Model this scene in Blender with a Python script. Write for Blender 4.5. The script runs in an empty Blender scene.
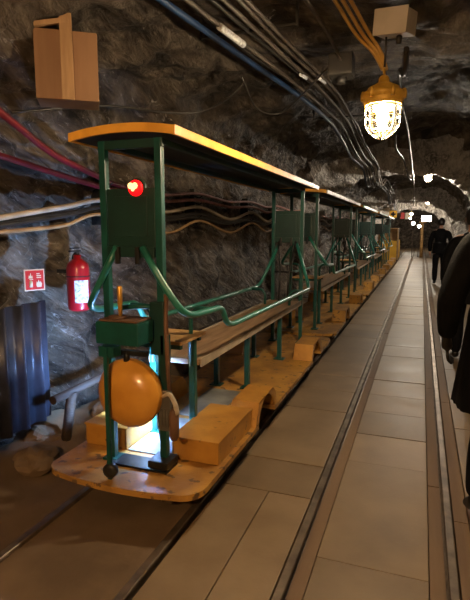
import bpy, bmesh, math, random
from mathutils import Vector, Matrix, noise, Euler
random.seed(7)
scene = bpy.context.scene
col = scene.collection
PI = math.pi

# ---------------------------------------------------------------- materials
def nodes(name):
    m = bpy.data.materials.new(name); m.use_nodes = True
    nt = m.node_tree
    return m, nt, nt.nodes['Principled BSDF'], nt.nodes['Material Output']

def mat(name, c1, c2=None, scale=6.0, rough=.6, metal=0.0, bump=.0, bscale=40.0, stretch=(1, 1, 1), coat=0.0, c3=None, c3_at=.68, spec=.5, detail=6):
    """painted / worn surface: two colours mixed by noise, chips in a third, bump"""
    m, nt, b, out = nodes(name)
    N, L = nt.nodes, nt.links
    tc = N.new('ShaderNodeTexCoord'); mp = N.new('ShaderNodeMapping')
    mp.inputs['Scale'].default_value = stretch
    L.new(tc.outputs['Object'], mp.inputs['Vector'])
    c2 = c2 or tuple(x*.75 for x in c1)
    nz = N.new('ShaderNodeTexNoise'); nz.inputs['Scale'].default_value = scale; nz.inputs['Detail'].default_value = detail
    L.new(mp.outputs[0], nz.inputs['Vector'])
    rp = N.new('ShaderNodeValToRGB')
    rp.color_ramp.elements[0].position = .38; rp.color_ramp.elements[0].color = (*c2, 1)
    rp.color_ramp.elements[1].position = .62; rp.color_ramp.elements[1].color = (*c1, 1)
    L.new(nz.outputs['Fac'], rp.inputs['Fac'])
    src = rp.outputs['Color']
    if c3:
        n2 = N.new('ShaderNodeTexNoise'); n2.inputs['Scale'].default_value = scale*3.7; n2.inputs['Detail'].default_value = 8
        L.new(mp.outputs[0], n2.inputs['Vector'])
        r2 = N.new('ShaderNodeValToRGB'); r2.color_ramp.elements[0].position = c3_at; r2.color_ramp.elements[1].position = c3_at+.05
        L.new(n2.outputs['Fac'], r2.inputs['Fac'])
        mx = N.new('ShaderNodeMix'); mx.data_type = 'RGBA'
        L.new(r2.outputs['Color'], mx.inputs[0]); L.new(src, mx.inputs[6]); mx.inputs[7].default_value = (*c3, 1)
        src = mx.outputs[2]
    L.new(src, b.inputs['Base Color'])
    b.inputs['Roughness'].default_value = rough; b.inputs['Metallic'].default_value = metal
    b.inputs['Specular IOR Level'].default_value = spec
    if coat: b.inputs['Coat Weight'].default_value = coat
    if bump:
        n3 = N.new('ShaderNodeTexNoise'); n3.inputs['Scale'].default_value = bscale; n3.inputs['Detail'].default_value = 5
        L.new(mp.outputs[0], n3.inputs['Vector'])
        bp = N.new('ShaderNodeBump'); bp.inputs['Strength'].default_value = bump; bp.inputs['Distance'].default_value = .01
        L.new(n3.outputs['Fac'], bp.inputs['Height']); L.new(bp.outputs[0], b.inputs['Normal'])
    return m

def emit(name, c, s):
    m, nt, b, out = nodes(name)
    b.inputs['Base Color'].default_value = (*c, 1)
    b.inputs['Emission Color'].default_value = (*c, 1); b.inputs['Emission Strength'].default_value = s
    return m

def rock_mat(name, dark, mid, light, salt, rough=.5):
    m, nt, b, out = nodes(name)
    N, L = nt.nodes, nt.links
    tc = N.new('ShaderNodeTexCoord')
    m0 = N.new('ShaderNodeMapping'); m0.inputs['Rotation'].default_value = (.6, .2, .1); mp = N.new('ShaderNodeMapping'); mp.inputs['Scale'].default_value = (1.7, .62, 2.5)
    L.new(tc.outputs['Object'], m0.inputs['Vector']); L.new(m0.outputs[0], mp.inputs['Vector'])
    a = N.new('ShaderNodeTexNoise'); a.inputs['Scale'].default_value = 2.6; a.inputs['Detail'].default_value = 9; a.inputs['Roughness'].default_value = .62
    a.inputs['Distortion'].default_value = .6
    L.new(mp.outputs[0], a.inputs['Vector'])
    r = N.new('ShaderNodeValToRGB')
    e = r.color_ramp.elements
    e[0].position = .36; e[0].color = (*dark, 1); e[1].position = .68; e[1].color = (*light, 1)
    x = e.new(.52); x.color = (*mid, 1)
    L.new(a.outputs['Fac'], r.inputs['Fac'])
    s = N.new('ShaderNodeTexNoise'); s.inputs['Scale'].default_value = 9; s.inputs['Detail'].default_value = 7; s.inputs['Roughness'].default_value = .7
    s.inputs['Distortion'].default_value = 1.2
    L.new(mp.outputs[0], s.inputs['Vector'])
    sr = N.new('ShaderNodeValToRGB'); sr.color_ramp.elements[0].position = salt; sr.color_ramp.elements[1].position = salt+.1
    L.new(s.outputs['Fac'], sr.inputs['Fac'])
    mx = N.new('ShaderNodeMix'); mx.data_type = 'RGBA'
    L.new(sr.outputs['Color'], mx.inputs[0]); L.new(r.outputs['Color'], mx.inputs[6]); mx.inputs[7].default_value = (.5, .46, .42, 1)
    L.new(mx.outputs[2], b.inputs['Base Color'])
    v = N.new('ShaderNodeTexVoronoi'); v.inputs['Scale'].default_value = 7; v.feature = 'F1'
    dn = N.new('ShaderNodeTexNoise'); dn.inputs['Scale'].default_value = 16; dn.inputs['Detail'].default_value = 8; dn.inputs['Roughness'].default_value = .68
    L.new(mp.outputs[0], v.inputs['Vector']); L.new(mp.outputs[0], dn.inputs['Vector'])
    ad = N.new('ShaderNodeMath'); ad.operation = 'MULTIPLY_ADD'; ad.inputs[1].default_value = .5
    L.new(v.outputs['Distance'], ad.inputs[0]); L.new(dn.outputs['Fac'], ad.inputs[2])
    bp = N.new('ShaderNodeBump'); bp.inputs['Strength'].default_value = 1.0; bp.inputs['Distance'].default_value = .11
    L.new(ad.outputs[0], bp.inputs['Height']); L.new(bp.outputs[0], b.inputs['Normal'])
    b.inputs['Roughness'].default_value = rough; b.inputs['Specular IOR Level'].default_value = .45
    return m

def slab_mat():
    m, nt, b, out = nodes('concrete_slab')
    N, L = nt.nodes, nt.links
    g = N.new('ShaderNodeNewGeometry'); tc = N.new('ShaderNodeTexCoord')
    n = N.new('ShaderNodeTexNoise'); n.inputs['Scale'].default_value = 3.5; n.inputs['Detail'].default_value = 8
    L.new(tc.outputs['Object'], n.inputs['Vector'])
    r = N.new('ShaderNodeValToRGB'); r.color_ramp.elements[0].position = .3; r.color_ramp.elements[1].position = .7
    r.color_ramp.elements[0].color = (.215, .150, .085, 1); r.color_ramp.elements[1].color = (.31, .225, .135, 1)
    L.new(n.outputs['Fac'], r.inputs['Fac'])
    mr = N.new('ShaderNodeMapRange'); mr.inputs[3].default_value = .82; mr.inputs[4].default_value = 1.12
    L.new(g.outputs['Random Per Island'], mr.inputs[0])
    hs = N.new('ShaderNodeHueSaturation'); L.new(r.outputs[0], hs.inputs['Color']); L.new(mr.outputs[0], hs.inputs['Value'])
    L.new(hs.outputs[0], b.inputs['Base Color'])
    n2 = N.new('ShaderNodeTexNoise'); n2.inputs['Scale'].default_value = 60; n2.inputs['Detail'].default_value = 4
    L.new(tc.outputs['Object'], n2.inputs['Vector'])
    bp = N.new('ShaderNodeBump'); bp.inputs['Strength'].default_value = .15; bp.inputs['Distance'].default_value = .005
    L.new(n2.outputs['Fac'], bp.inputs['Height']); L.new(bp.outputs[0], b.inputs['Normal'])
    rr = N.new('ShaderNodeMapRange'); rr.inputs[3].default_value = .38; rr.inputs[4].default_value = .62
    L.new(n.outputs['Fac'], rr.inputs[0]); L.new(rr.outputs[0], b.inputs['Roughness'])
    return m

def glass_mat():
    m, nt, b, out = nodes('clear_glass')
    N, L = nt.nodes, nt.links
    N.remove(b)
    t = N.new('ShaderNodeBsdfTransparent'); gl = N.new('ShaderNodeBsdfGlossy'); gl.inputs['Roughness'].default_value = .08
    mx = N.new('ShaderNodeMixShader'); fr = N.new('ShaderNodeFresnel'); fr.inputs['IOR'].default_value = 1.4
    L.new(fr.outputs[0], mx.inputs[0]); L.new(t.outputs[0], mx.inputs[1]); L.new(gl.outputs[0], mx.inputs[2]); L.new(mx.outputs[0], out.inputs['Surface'])
    return m

M = dict(
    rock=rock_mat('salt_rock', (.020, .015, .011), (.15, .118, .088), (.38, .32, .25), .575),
    rock_roof=rock_mat('shaded_roof_rock', (.016, .012, .009), (.105, .082, .06), (.27, .22, .17), .63, .62),  # darker copy of the wall rock, roof shade put into its colour
    rock_lit=rock_mat('salt_rock_lamplit', (.12, .11, .10), (.34, .32, .29), (.62, .60, .56), .48),  # lit copy of the wall rock for the rib noses
    slab=slab_mat(),
    dirt=mat('packed_dirt', (.19, .125, .07), (.12, .078, .043), 2.5, .8, bump=.4, bscale=20),
    timber_strip=mat('timber_strip', (.24, .155, .085), (.17, .105, .058), 5, .7, bump=.3, stretch=(1, .1, 1)),
    steel=mat('rail_steel', (.30, .24, .18), (.17, .13, .10), 8, .46, .8),
    rust=mat('rusty_steel', (.12, .075, .045), (.06, .04, .028), 14, .6, .4, bump=.2),
    green=mat('dark_green_paint', (.007, .082, .068), (.005, .055, .046), 7, .38, bump=.08, bscale=90, c3=(.03, .04, .035), c3_at=.7),
    green_dark=mat('deep_green_paint', (.005, .040, .032), (.004, .028, .023), 5, .45, bump=.1),
    rail_green=mat('worn_green_tube', (.03, .20, .155), (.015, .13, .10), 9, .28, c3=(.3, .38, .34), c3_at=.66),
    ochre=mat('ochre_paint', (.55, .27, .045), (.42, .19, .03), 6, .42, bump=.12, bscale=60, c3=(.18, .09, .03), c3_at=.66),
    ochre_roof=mat('ochre_roof_edge', (.85, .43, .06), (.7, .33, .04), 8, .4, c3=(.25, .12, .03), c3_at=.7),
    deck=mat('worn_ochre_deck', (.56, .295, .06), (.33, .165, .042), 4, .42, bump=.25, bscale=30, c3=(.14, .08, .04), c3_at=.6),
    cream=mat('pale_roof_edge', (.62, .57, .46), (.42, .36, .26), 7, .45, c3=(.12, .1, .07), c3_at=.63),
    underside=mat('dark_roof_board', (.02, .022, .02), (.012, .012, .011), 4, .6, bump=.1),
    tank=mat('orange_enamel', (.75, .36, .055), (.6, .26, .035), 4, .3, coat=.3, c3=(.3, .14, .03), c3_at=.72),
    wood=mat('bench_wood', (.42, .27, .15), (.26, .155, .085), 4, .36, bump=.2, bscale=30, stretch=(6, .6, 6)),
    wood_edge=mat('seat_board_wood', (.55, .33, .13), (.36, .2, .07), 4, .5, bump=.15, stretch=(1, 4, 4)),
    wood_dark=mat('old_timber', (.06, .035, .02), (.025, .015, .01), 4, .75, bump=.5, bscale=25, stretch=(3, .5, 3)),
    plywood=mat('brown_plywood', (.30, .17, .09), (.25, .135, .07), 3, .6, stretch=(4, 4, .5)),
    lath=mat('pale_lath', (.42, .26, .13), (.32, .19, .09), 5, .55, stretch=(6, 6, .8)),
    black=mat('black_rubber', (.012, .012, .012), (.02, .018, .016), 8, .55),
    iron=mat('dark_iron', (.05, .05, .048), (.025, .025, .024), 10, .45, .7),
    grey=mat('grey_metal', (.28, .26, .23), (.17, .16, .14), 7, .4, .6),
    plate=mat('bare_steel_plate', (.36, .37, .34), (.20, .21, .20), 5, .35, .1),
    brass=mat('brass', (.75, .42, .08), (.55, .28, .05), 9, .35, .6, bump=.1),
    lamp_body=mat('yellow_cast_housing', (.85, .52, .08), (.62, .36, .05), 14, .4, .2, bump=.4, bscale=60),
    wire=mat('cage_wire', (.85, .78, .6), (.65, .58, .42), 20, .3, .7),
    glass=glass_mat(),
    leather=mat('brown_leather', (.17, .085, .045), (.09, .045, .025), 7, .6, bump=.2),
    rope=mat('pale_rope', (.55, .48, .38), (.4, .34, .26), 30, .7, bump=.4),
    hose=mat('red_hose', (.17, .008, .014), (.11, .006, .009), 7, .45),
    hose_pink=mat('pale_red_cable', (.55, .24, .20), (.32, .12, .10), 8, .5),
    cable_tan=mat('tan_cable', (.42, .27, .13), (.28, .17, .08), 6, .45),
    cable_dark=mat('black_cable', (.03, .027, .024), (.018, .016, .014), 6, .42),
    cable_grey=mat('grey_cable', (.09, .075, .062), (.05, .042, .035), 6, .55),
    cable_cream=mat('cream_cable', (.5, .42, .32), (.35, .28, .2), 6, .45),
    cable_blue=mat('blue_cable', (.02, .06, .17), (.01, .018, .04), 2, .35),
    cable_yellow=mat('yellow_cable', (.62, .38, .10), (.45, .26, .06), 6, .4),
    ext_red=mat('extinguisher_red', (.34, .008, .014), (.26, .006, .010), 3, .3, coat=.3),
    label=mat('pale_label', (.65, .68, .7), (.5, .55, .6), 14, .5, c3=(.3, .3, .33), c3_at=.56),
    sign_red=mat('sign_red', (.55, .02, .02), (.48, .015, .015), 3, .45),
    sign_white=mat('sign_white', (.72, .66, .52), (.62, .55, .42), 6, .5),
    sign_yellow=mat('sign_yellow', (.85, .48, .03), (.75, .4, .02), 4, .45),
    panel=mat('blue_grey_sheet', (.05, .055, .08), (.022, .025, .04), 5, .42, .3, bump=.1),
    jbox=mat('grey_box_plastic', (.52, .47, .40), (.40, .36, .30), 5, .5),
    coat=mat('black_coat_cloth', (.005, .005, .0055), (.003, .003, .0035), 12, .8, bump=.3, bscale=160, spec=.12),
    trousers=mat('dark_trouser_cloth', (.007, .007, .009), (.004, .004, .005), 12, .8, spec=.15),
    skin=mat('skin', (.48, .27, .19), (.42, .23, .16), 8, .5),
    hair=mat('dark_hair', (.015, .011, .009), (.008, .006, .005), 30, .5, bump=.6, bscale=80, stretch=(1, 1, .2)),
    shoe=mat('black_shoe_leather', (.012, .011, .011), (.007, .007, .007), 8, .4),
    bulb=emit('warm_bulb', (1.0, .76, .48), 1500),
    bulb_back=emit('orange_bulb', (1.0, .60, .28), 3400),
    bulb_far=emit('neutral_bulb', (1.0, .86, .68), 4300),
    led=emit('cool_led', (.27, .50, 1.0), 2500),
    tail_red=emit('red_tail_lens', (1.0, .004, .006), 1.7),
    tail_core=emit('tail_filament', (1.0, .66, .24), 1.6),
    led_white=emit('white_light_panel', (1.0, .93, .8), 22),
)

# ---------------------------------------------------------------- helpers
class MB:
    def __init__(s): s.b = bmesh.new(); s.mats = []
    def mi(s, m):
        if m not in s.mats: s.mats.append(m)
        return s.mats.index(m)
    def box(s, x0, x1, y0, y1, z0, z1, bev=0.0, rot=None, m=None):
        t = bmesh.new(); bmesh.ops.create_cube(t, size=1)
        bmesh.ops.scale(t, vec=(x1-x0, y1-y0, z1-z0), verts=t.verts)
        if bev: bmesh.ops.bevel(t, geom=list(t.edges), offset=bev, segments=2, profile=.7, affect='EDGES')
        c = Vector(((x0+x1)/2, (y0+y1)/2, (z0+z1)/2))
        if rot: bmesh.ops.rotate(t, cent=(0, 0, 0), matrix=Euler(rot).to_matrix(), verts=t.verts)
        bmesh.ops.translate(t, vec=c, verts=t.verts)
        s.add(t, m); return s
    def add(s, t, m=None):
        k = s.mi(m) if m else 0
        me = bpy.data.meshes.new('tmp'); t.to_mesh(me); t.free()
        n = len(s.b.faces); s.b.from_mesh(me); bpy.data.meshes.remove(me)
        s.b.faces.ensure_lookup_table()
        for f in s.b.faces[n:]: f.material_index = k
    def tube(s, pts, r, n=8, m=None, smooth=True, cap=True, round_=0):
        P = [Vector(p) for p in pts]
        if round_:
            Q = [P[0]]
            for i in range(1, len(P)-1):
                a, p, c = P[i-1], P[i], P[i+1]
                d = min(round_, (a-p).length*.45, (c-p).length*.45)
                u = p+(a-p).normalized()*d; v = p+(c-p).normalized()*d
                for k in range(6):
                    q = k/5; Q.append((1-q)**2*u+2*q*(1-q)*p+q*q*v)
            Q.append(P[-1]); P = Q
        R = r if hasattr(r, '__len__') else [r]*len(P)
        if len(R) != len(P): R = [R[0]+(R[-1]-R[0])*i/(len(P)-1) for i in range(len(P))]
        t = bmesh.new(); rings = []
        T = (P[1]-P[0]).normalized()
        up = Vector((0, 0, 1)) if abs(T.z) < .9 else Vector((0, 1, 0))
        nrm = T.cross(up).normalized()
        for i, p in enumerate(P):
            if 0 < i < len(P)-1: T = ((P[i+1]-p).normalized()+(p-P[i-1]).normalized())
            elif i: T = p-P[i-1]
            T = T.normalized() if T.length > 1e-9 else Vector((0, 0, 1))
            nrm = (nrm-T*nrm.dot(T)).normalized(); bi = T.cross(nrm)
            rings.append([t.verts.new(p+(nrm*math.cos(2*PI*k/n)+bi*math.sin(2*PI*k/n))*R[i]) for k in range(n)])
        for a, b_ in zip(rings, rings[1:]):
            for k in range(n):
                f = t.faces.new((a[k], a[(k+1) % n], b_[(k+1) % n], b_[k])); f.smooth = smooth
        if cap: t.faces.new(rings[0][::-1]); t.faces.new(rings[-1])
        bmesh.ops.recalc_face_normals(t, faces=t.faces)
        s.add(t, m); return s
    def lathe(s, prof, c=(0, 0, 0), axis='z', n=20, m=None, smooth=True):
        t = bmesh.new(); rings = []
        for r, h in prof:
            r = max(r, .0004)
            rings.append([t.verts.new((r*math.cos(2*PI*k/n), r*math.sin(2*PI*k/n), h)) for k in range(n)])
        for a, b_ in zip(rings, rings[1:]):
            for k in range(n):
                f = t.faces.new((a[k], a[(k+1) % n], b_[(k+1) % n], b_[k])); f.smooth = smooth
        t.faces.new(rings[0][::-1]); t.faces.new(rings[-1])
        bmesh.ops.recalc_face_normals(t, faces=t.faces)
        if axis == 'y': bmesh.ops.rotate(t, cent=(0, 0, 0), matrix=Matrix.Rotation(-PI/2, 3, 'X'), verts=t.verts)
        if axis == 'x': bmesh.ops.rotate(t, cent=(0, 0, 0), matrix=Matrix.Rotation(PI/2, 3, 'Y'), verts=t.verts)
        bmesh.ops.translate(t, vec=c, verts=t.verts)
        s.add(t, m); return s
    def prism(s, pts, a0, a1, axis='z', m=None, bev=0.0):
        """pts: 2-D outline, extruded along axis from a0 to a1"""
        t = bmesh.new()
        def mk(u, v, w): return {'z': (u, v, w), 'x': (w, u, v), 'y': (u, w, v)}[axis]
        A = [t.verts.new(mk(u, v, a0)) for u, v in pts]; B = [t.verts.new(mk(u, v, a1)) for u, v in pts]
        t.faces.new(A); t.faces.new(B[::-1])
        for k in range(len(pts)):
            t.faces.new((A[k], A[(k+1) % len(pts)], B[(k+1) % len(pts)], B[k]))
        bmesh.ops.recalc_face_normals(t, faces=t.faces)
        if bev: bmesh.ops.bevel(t, geom=list(t.edges), offset=bev, segments=1, affect='EDGES')
        s.add(t, m); return s
    def build(s, name, material, parent=None, loc=None, rot=None):
        me = bpy.data.meshes.new(name)
        if not s.mats: s.mats = []
        s.b.to_mesh(me); s.b.free()
        ml = s.mats or [material]
        for x in ml: me.materials.append(M[x] if isinstance(x, str) else x)
        o = bpy.data.objects.new(name, me); col.objects.link(o)
        if parent: o.parent = parent
        if loc: o.location = loc
        if rot: o.rotation_euler = rot
        return o

def tag(o, label=None, cat=None, group=None, kind=None):
    if label: o['label'] = label
    if cat: o['category'] = cat
    if group: o['group'] = group
    if kind: o['kind'] = kind
    return o
def empty(name, loc, rz=0):
    o = bpy.data.objects.new(name, None); col.objects.link(o)
    o.location = loc; o.rotation_euler = (0, 0, rz); o.empty_display_size = .1
    return o
def copy_tree(o, parent=None):
    c = o.copy(); col.objects.link(c)
    if parent: c.parent = parent
    for ch in list(o.children): copy_tree(ch, c)
    return c

# ---------------------------------------------------------------- tunnel
LIPS = [10.6, 18.6, 27.0, 35.5]
def shape(Y):
    """half width, height, exponent of the tunnel section at Y"""
    k = max(0, min(1, (Y-5)/3))
    w, h, e = 2.05-.05*k, 2.80+.17*k, .5+.03*k
    if Y > 10.6: w, h, e = 1.95, 2.9, .58
    if Y > 18.6: w, h, e = 1.90, 2.85, .62
    for L_ in LIPS:                                   # rock ribs left between the headings
        d = Y-L_
        if -.30 < d < 1.3:
            k = min(1, (d+.30)/.30) if d < .15 else max(0, 1-(d-.15)/1.15)
            h -= (.34 if L_ == 10.6 else .36)*k; w -= .25*k; e += .10*k
    return w, h, e
def surf(t, Y):
    w, h, e = shape(Y)
    c, s = math.cos(t), math.sin(t)
    k = max(0, min(1, (Y-4.2)/1.6))*max(0, min(1, (10.35-Y)/.25)); q = max(0, min(1, (t-1.35)/.4))
    h += .42*k*k*(3-2*k)*q*q*(3-2*q)            # higher pocket right of the cables, shaped to keep the roof dark
    return Vector((-.5-w*math.copysign(abs(c)**e, c), Y, h*max(s, 0)**e))
def rugged(p, amp):
    q = Vector((p.x*1.0+p.z*.5, p.y*.8+p.z*.55, p.z*1.3-p.y*.35))
    n = noise.multi_fractal(q*1.7, 1.0, 2.1, 4)-1.0
    r = noise.ridged_multi_fractal(q*3.1+Vector((9, 3, 1)), 1.0, 2.2, 3, 1.0, 2.0)-1.2
    f = noise.ridged_multi_fractal(q*8.5, 1.0, 2.2, 2, 1.0, 2.0)-1.2
    return amp*(.55*max(-1, min(1, n))+.32*max(-1, min(1, r))+.13*max(-1, min(1, f)))
def make_rock(name, t0, t1, nt, material, amp):
    Ys = []; y = -5.0
    while y < 46: Ys.append(y); y += .055 if .5 < y < 7 else (.08 if y < 12 else (.12 if y < 24 else .25))
    me = bpy.data.meshes.new(name); V = []; F = []
    for Y in Ys:
        for k in range(nt+1):
            t = t0+(t1-t0)*k/nt
            p = surf(t, Y)
            a = surf(t-.002, Y) if t > .01 else surf(t, Y); b_ = surf(t+.002, Y)
            tg = b_-a
            nrm = Vector((-tg.z, 0, tg.x)); nrm = nrm.normalized() if nrm.length > 1e-9 else Vector((0, 0, 1))
            am = amp(t, Y)
            V.append(p+nrm*(rugged(p, am)+am*.25))
    w = nt+1
    for i in range(len(Ys)-1):
        for k in range(nt): F.append((i*w+k, i*w+k+1, (i+1)*w+k+1, (i+1)*w+k))
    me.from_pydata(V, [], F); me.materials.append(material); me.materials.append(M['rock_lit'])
    for p in me.polygons:
        p.use_smooth = True
        c = p.center                                  # paler rock paints lamplight onto the noses of the ribs
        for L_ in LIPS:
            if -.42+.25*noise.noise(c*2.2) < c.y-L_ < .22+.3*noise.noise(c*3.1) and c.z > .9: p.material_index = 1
    o = bpy.data.objects.new(name, me); col.objects.link(o); tag(o, kind='structure'); return o
def amp(t, Y): return .19 if t < 1.0 else .15
TA, TB = .95, 2.50
make_rock('wall_left', 0.0, TA, 56, M['rock'], amp)
make_rock('ceiling', TA, TB, 56, M['rock_roof'], amp)
make_rock('wall_right', TB, PI, 30, M['rock'], amp)
eb = MB(); eb.box(-3, 2, 45, 45.3, -.2, 3.2); tag(eb.build('wall_back', 'rock'), kind='structure')
eb = MB(); eb.box(-3, 2, -5.4, -5, -.2, 3.2); tag(eb.build('wall_front', 'rock'), kind='structure')

# ---------------------------------------------------------------- floor
XL, XR = -.485, .20          # walkway track rails (centres)
TL, TR = -1.76, -1.09        # train track rails (centres)
def dirt_floor():
    me = bpy.data.meshes.new('floor'); V = []; F = []
    xs = [-3.0+.06*i for i in range(96)]; ys = []; y = -5
    while y < 46: ys.append(y); y += .08 if y < 8 else .3
    for Y in ys:
        for X in xs:
            z = -.02
            if X < -1.95:
                k = min(1, (-1.95-X)/.5)
                z += k*(.10+.10*noise.fractal(Vector((X*2, Y*1.6, 0)), 1, 2, 4))+.02*noise.noise(Vector((X*9, Y*9, 0)))*k
            elif X < -1.13: z += .008*noise.noise(Vector((X*4, Y*4, 3)))+.006
            else: z = -.06
            V.append((X, Y, z))
    w = len(xs)
    for i in range(len(ys)-1):
        for k in range(w-1): F.append((i*w+k, i*w+k+1, (i+1)*w+k+1, (i+1)*w+k))
    me.from_pydata(V, [], F); me.materials.append(M['dirt'])
    for p in me.polygons: p.use_smooth = True
    o = bpy.data.objects.new('floor', me); col.objects.link(o); tag(o, kind='structure')
dirt_floor()
def slabs(name, x0, x1, seams, halves_before=None):
    b = MB()
    for a, c in zip(seams, seams[1:]):
        spans = [(x0, x1)]
        if halves_before is not None and c <= halves_before: xm = (x0+x1)/2+.02; spans = [(x0, xm-.003), (xm+.003, x1)]
        for u, v in spans:
            b.box(u, v, a+.003, c-.003, -.055, 0+random.uniform(-.003, .003), .004)
    return tag(b.build(name, 'slab'), kind='structure')
def seq(start, first, step, jit):
    s = [start]
    for v in first: s.append(v)
    while s[-1] < 45: s.append(s[-1]+step+random.uniform(-jit, jit))
    return s
slabs('trim_1', TR+.045, XL-.03, seq(-5, [-3, -1.2, .4, 2.62, 3.02, 3.55, 4.05, 4.6, 5.1], .52, .05), 2.7)
slabs('trim_2', XL+.10, XR-.10, seq(-5, [-3.5, -2.2, -1, .2, 1.1, 2.13, 3.18, 3.66, 4.15, 4.62, 5.1], .52, .05))
slabs('trim_3', XR+.105, 1.62, seq(-5, [-3.2, -2, -.8, .5, 1.7, 2.9, 4.0, 4.9], .9, .1))
for n, (u, v) in enumerate([(XL+.03, XL+.095), (XR-.095, XR-.03), (XR+.03, XR+.10)]):
    b = MB()
    y = -5
    while y < 45:
        l = random.uniform(1.6, 2.4); b.box(u, v, y, min(45, y+l-.006), -.055, -.012+random.uniform(-.003, .003), .004); y += l
    tag(b.build('trim_%d' % (4+n), 'timber_strip'), kind='structure')
def rail(x, label):
    b = MB()
    p = [(-.05, -.075), (.05, -.075), (.05, -.068), (.012, -.055), (.008, -.02), (.021, -.012), (.021, .005), (.016, .010), (-.016, .010), (-.021, .005), (-.021, -.012), (-.008, -.02), (-.012, -.055), (-.05, -.068)]
    b.prism([(x+u, w) for u, w in p], -5, 45, 'y')
    return tag(b.build('rail', 'steel'), label, 'rail')
rail(XL, 'worn steel rail of the walkway track, between the two strips of concrete slabs')
rail(XR, 'polished steel rail of the walkway track, nearest to the people in dark coats')
rail(TR, 'steel rail under the right wheels of the green train, along the slab walkway')
rail(TL, 'steel rail under the left wheels of the green train, nearest the rock wall')

# ---------------------------------------------------------------- train cars
XC = -1.425
def sym(b, f):
    for s in (-1, 1): f(b, s)
def rounded_deck():
    W, L_, r = .465, 3.93, .13
    pts = []
    def notch(y0, y1, s):
        return [(s*W, y0), (s*.285, y0), (s*.285, y1), (s*W, y1)]
    # counter-clockwise starting at the front (y=0); the front edge bows slightly forward
    for k in range(9): x = -W+r+(2*W-2*r)*k/8; pts.append((x, -.035*(1-(x/(W-r))**2)))
    for k in range(1, 6): a = -PI/2+PI/2*k/5; pts.append((W-r+r*math.cos(a), r+r*math.sin(a)))
    pts += notch(1.0, 1.40, 1)
    pts += notch(2.80, 3.20, 1)
    for k in range(6): a = PI/2*k/5; pts.append((W-r+r*math.cos(a), L_-r+r*math.sin(a)))
    for k in range(6): a = PI/2+PI/2*k/5; pts.append((-W+r+r*math.cos(a), L_-r+r*math.sin(a)))
    pts += notch(3.20, 2.80, -1)
    pts += notch(1.40, 1.0, -1)
    for k in range(1, 5): a = PI+PI/2*k/5; pts.append((-W+r+r*math.cos(a), r+r*math.sin(a)))
    return pts
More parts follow.
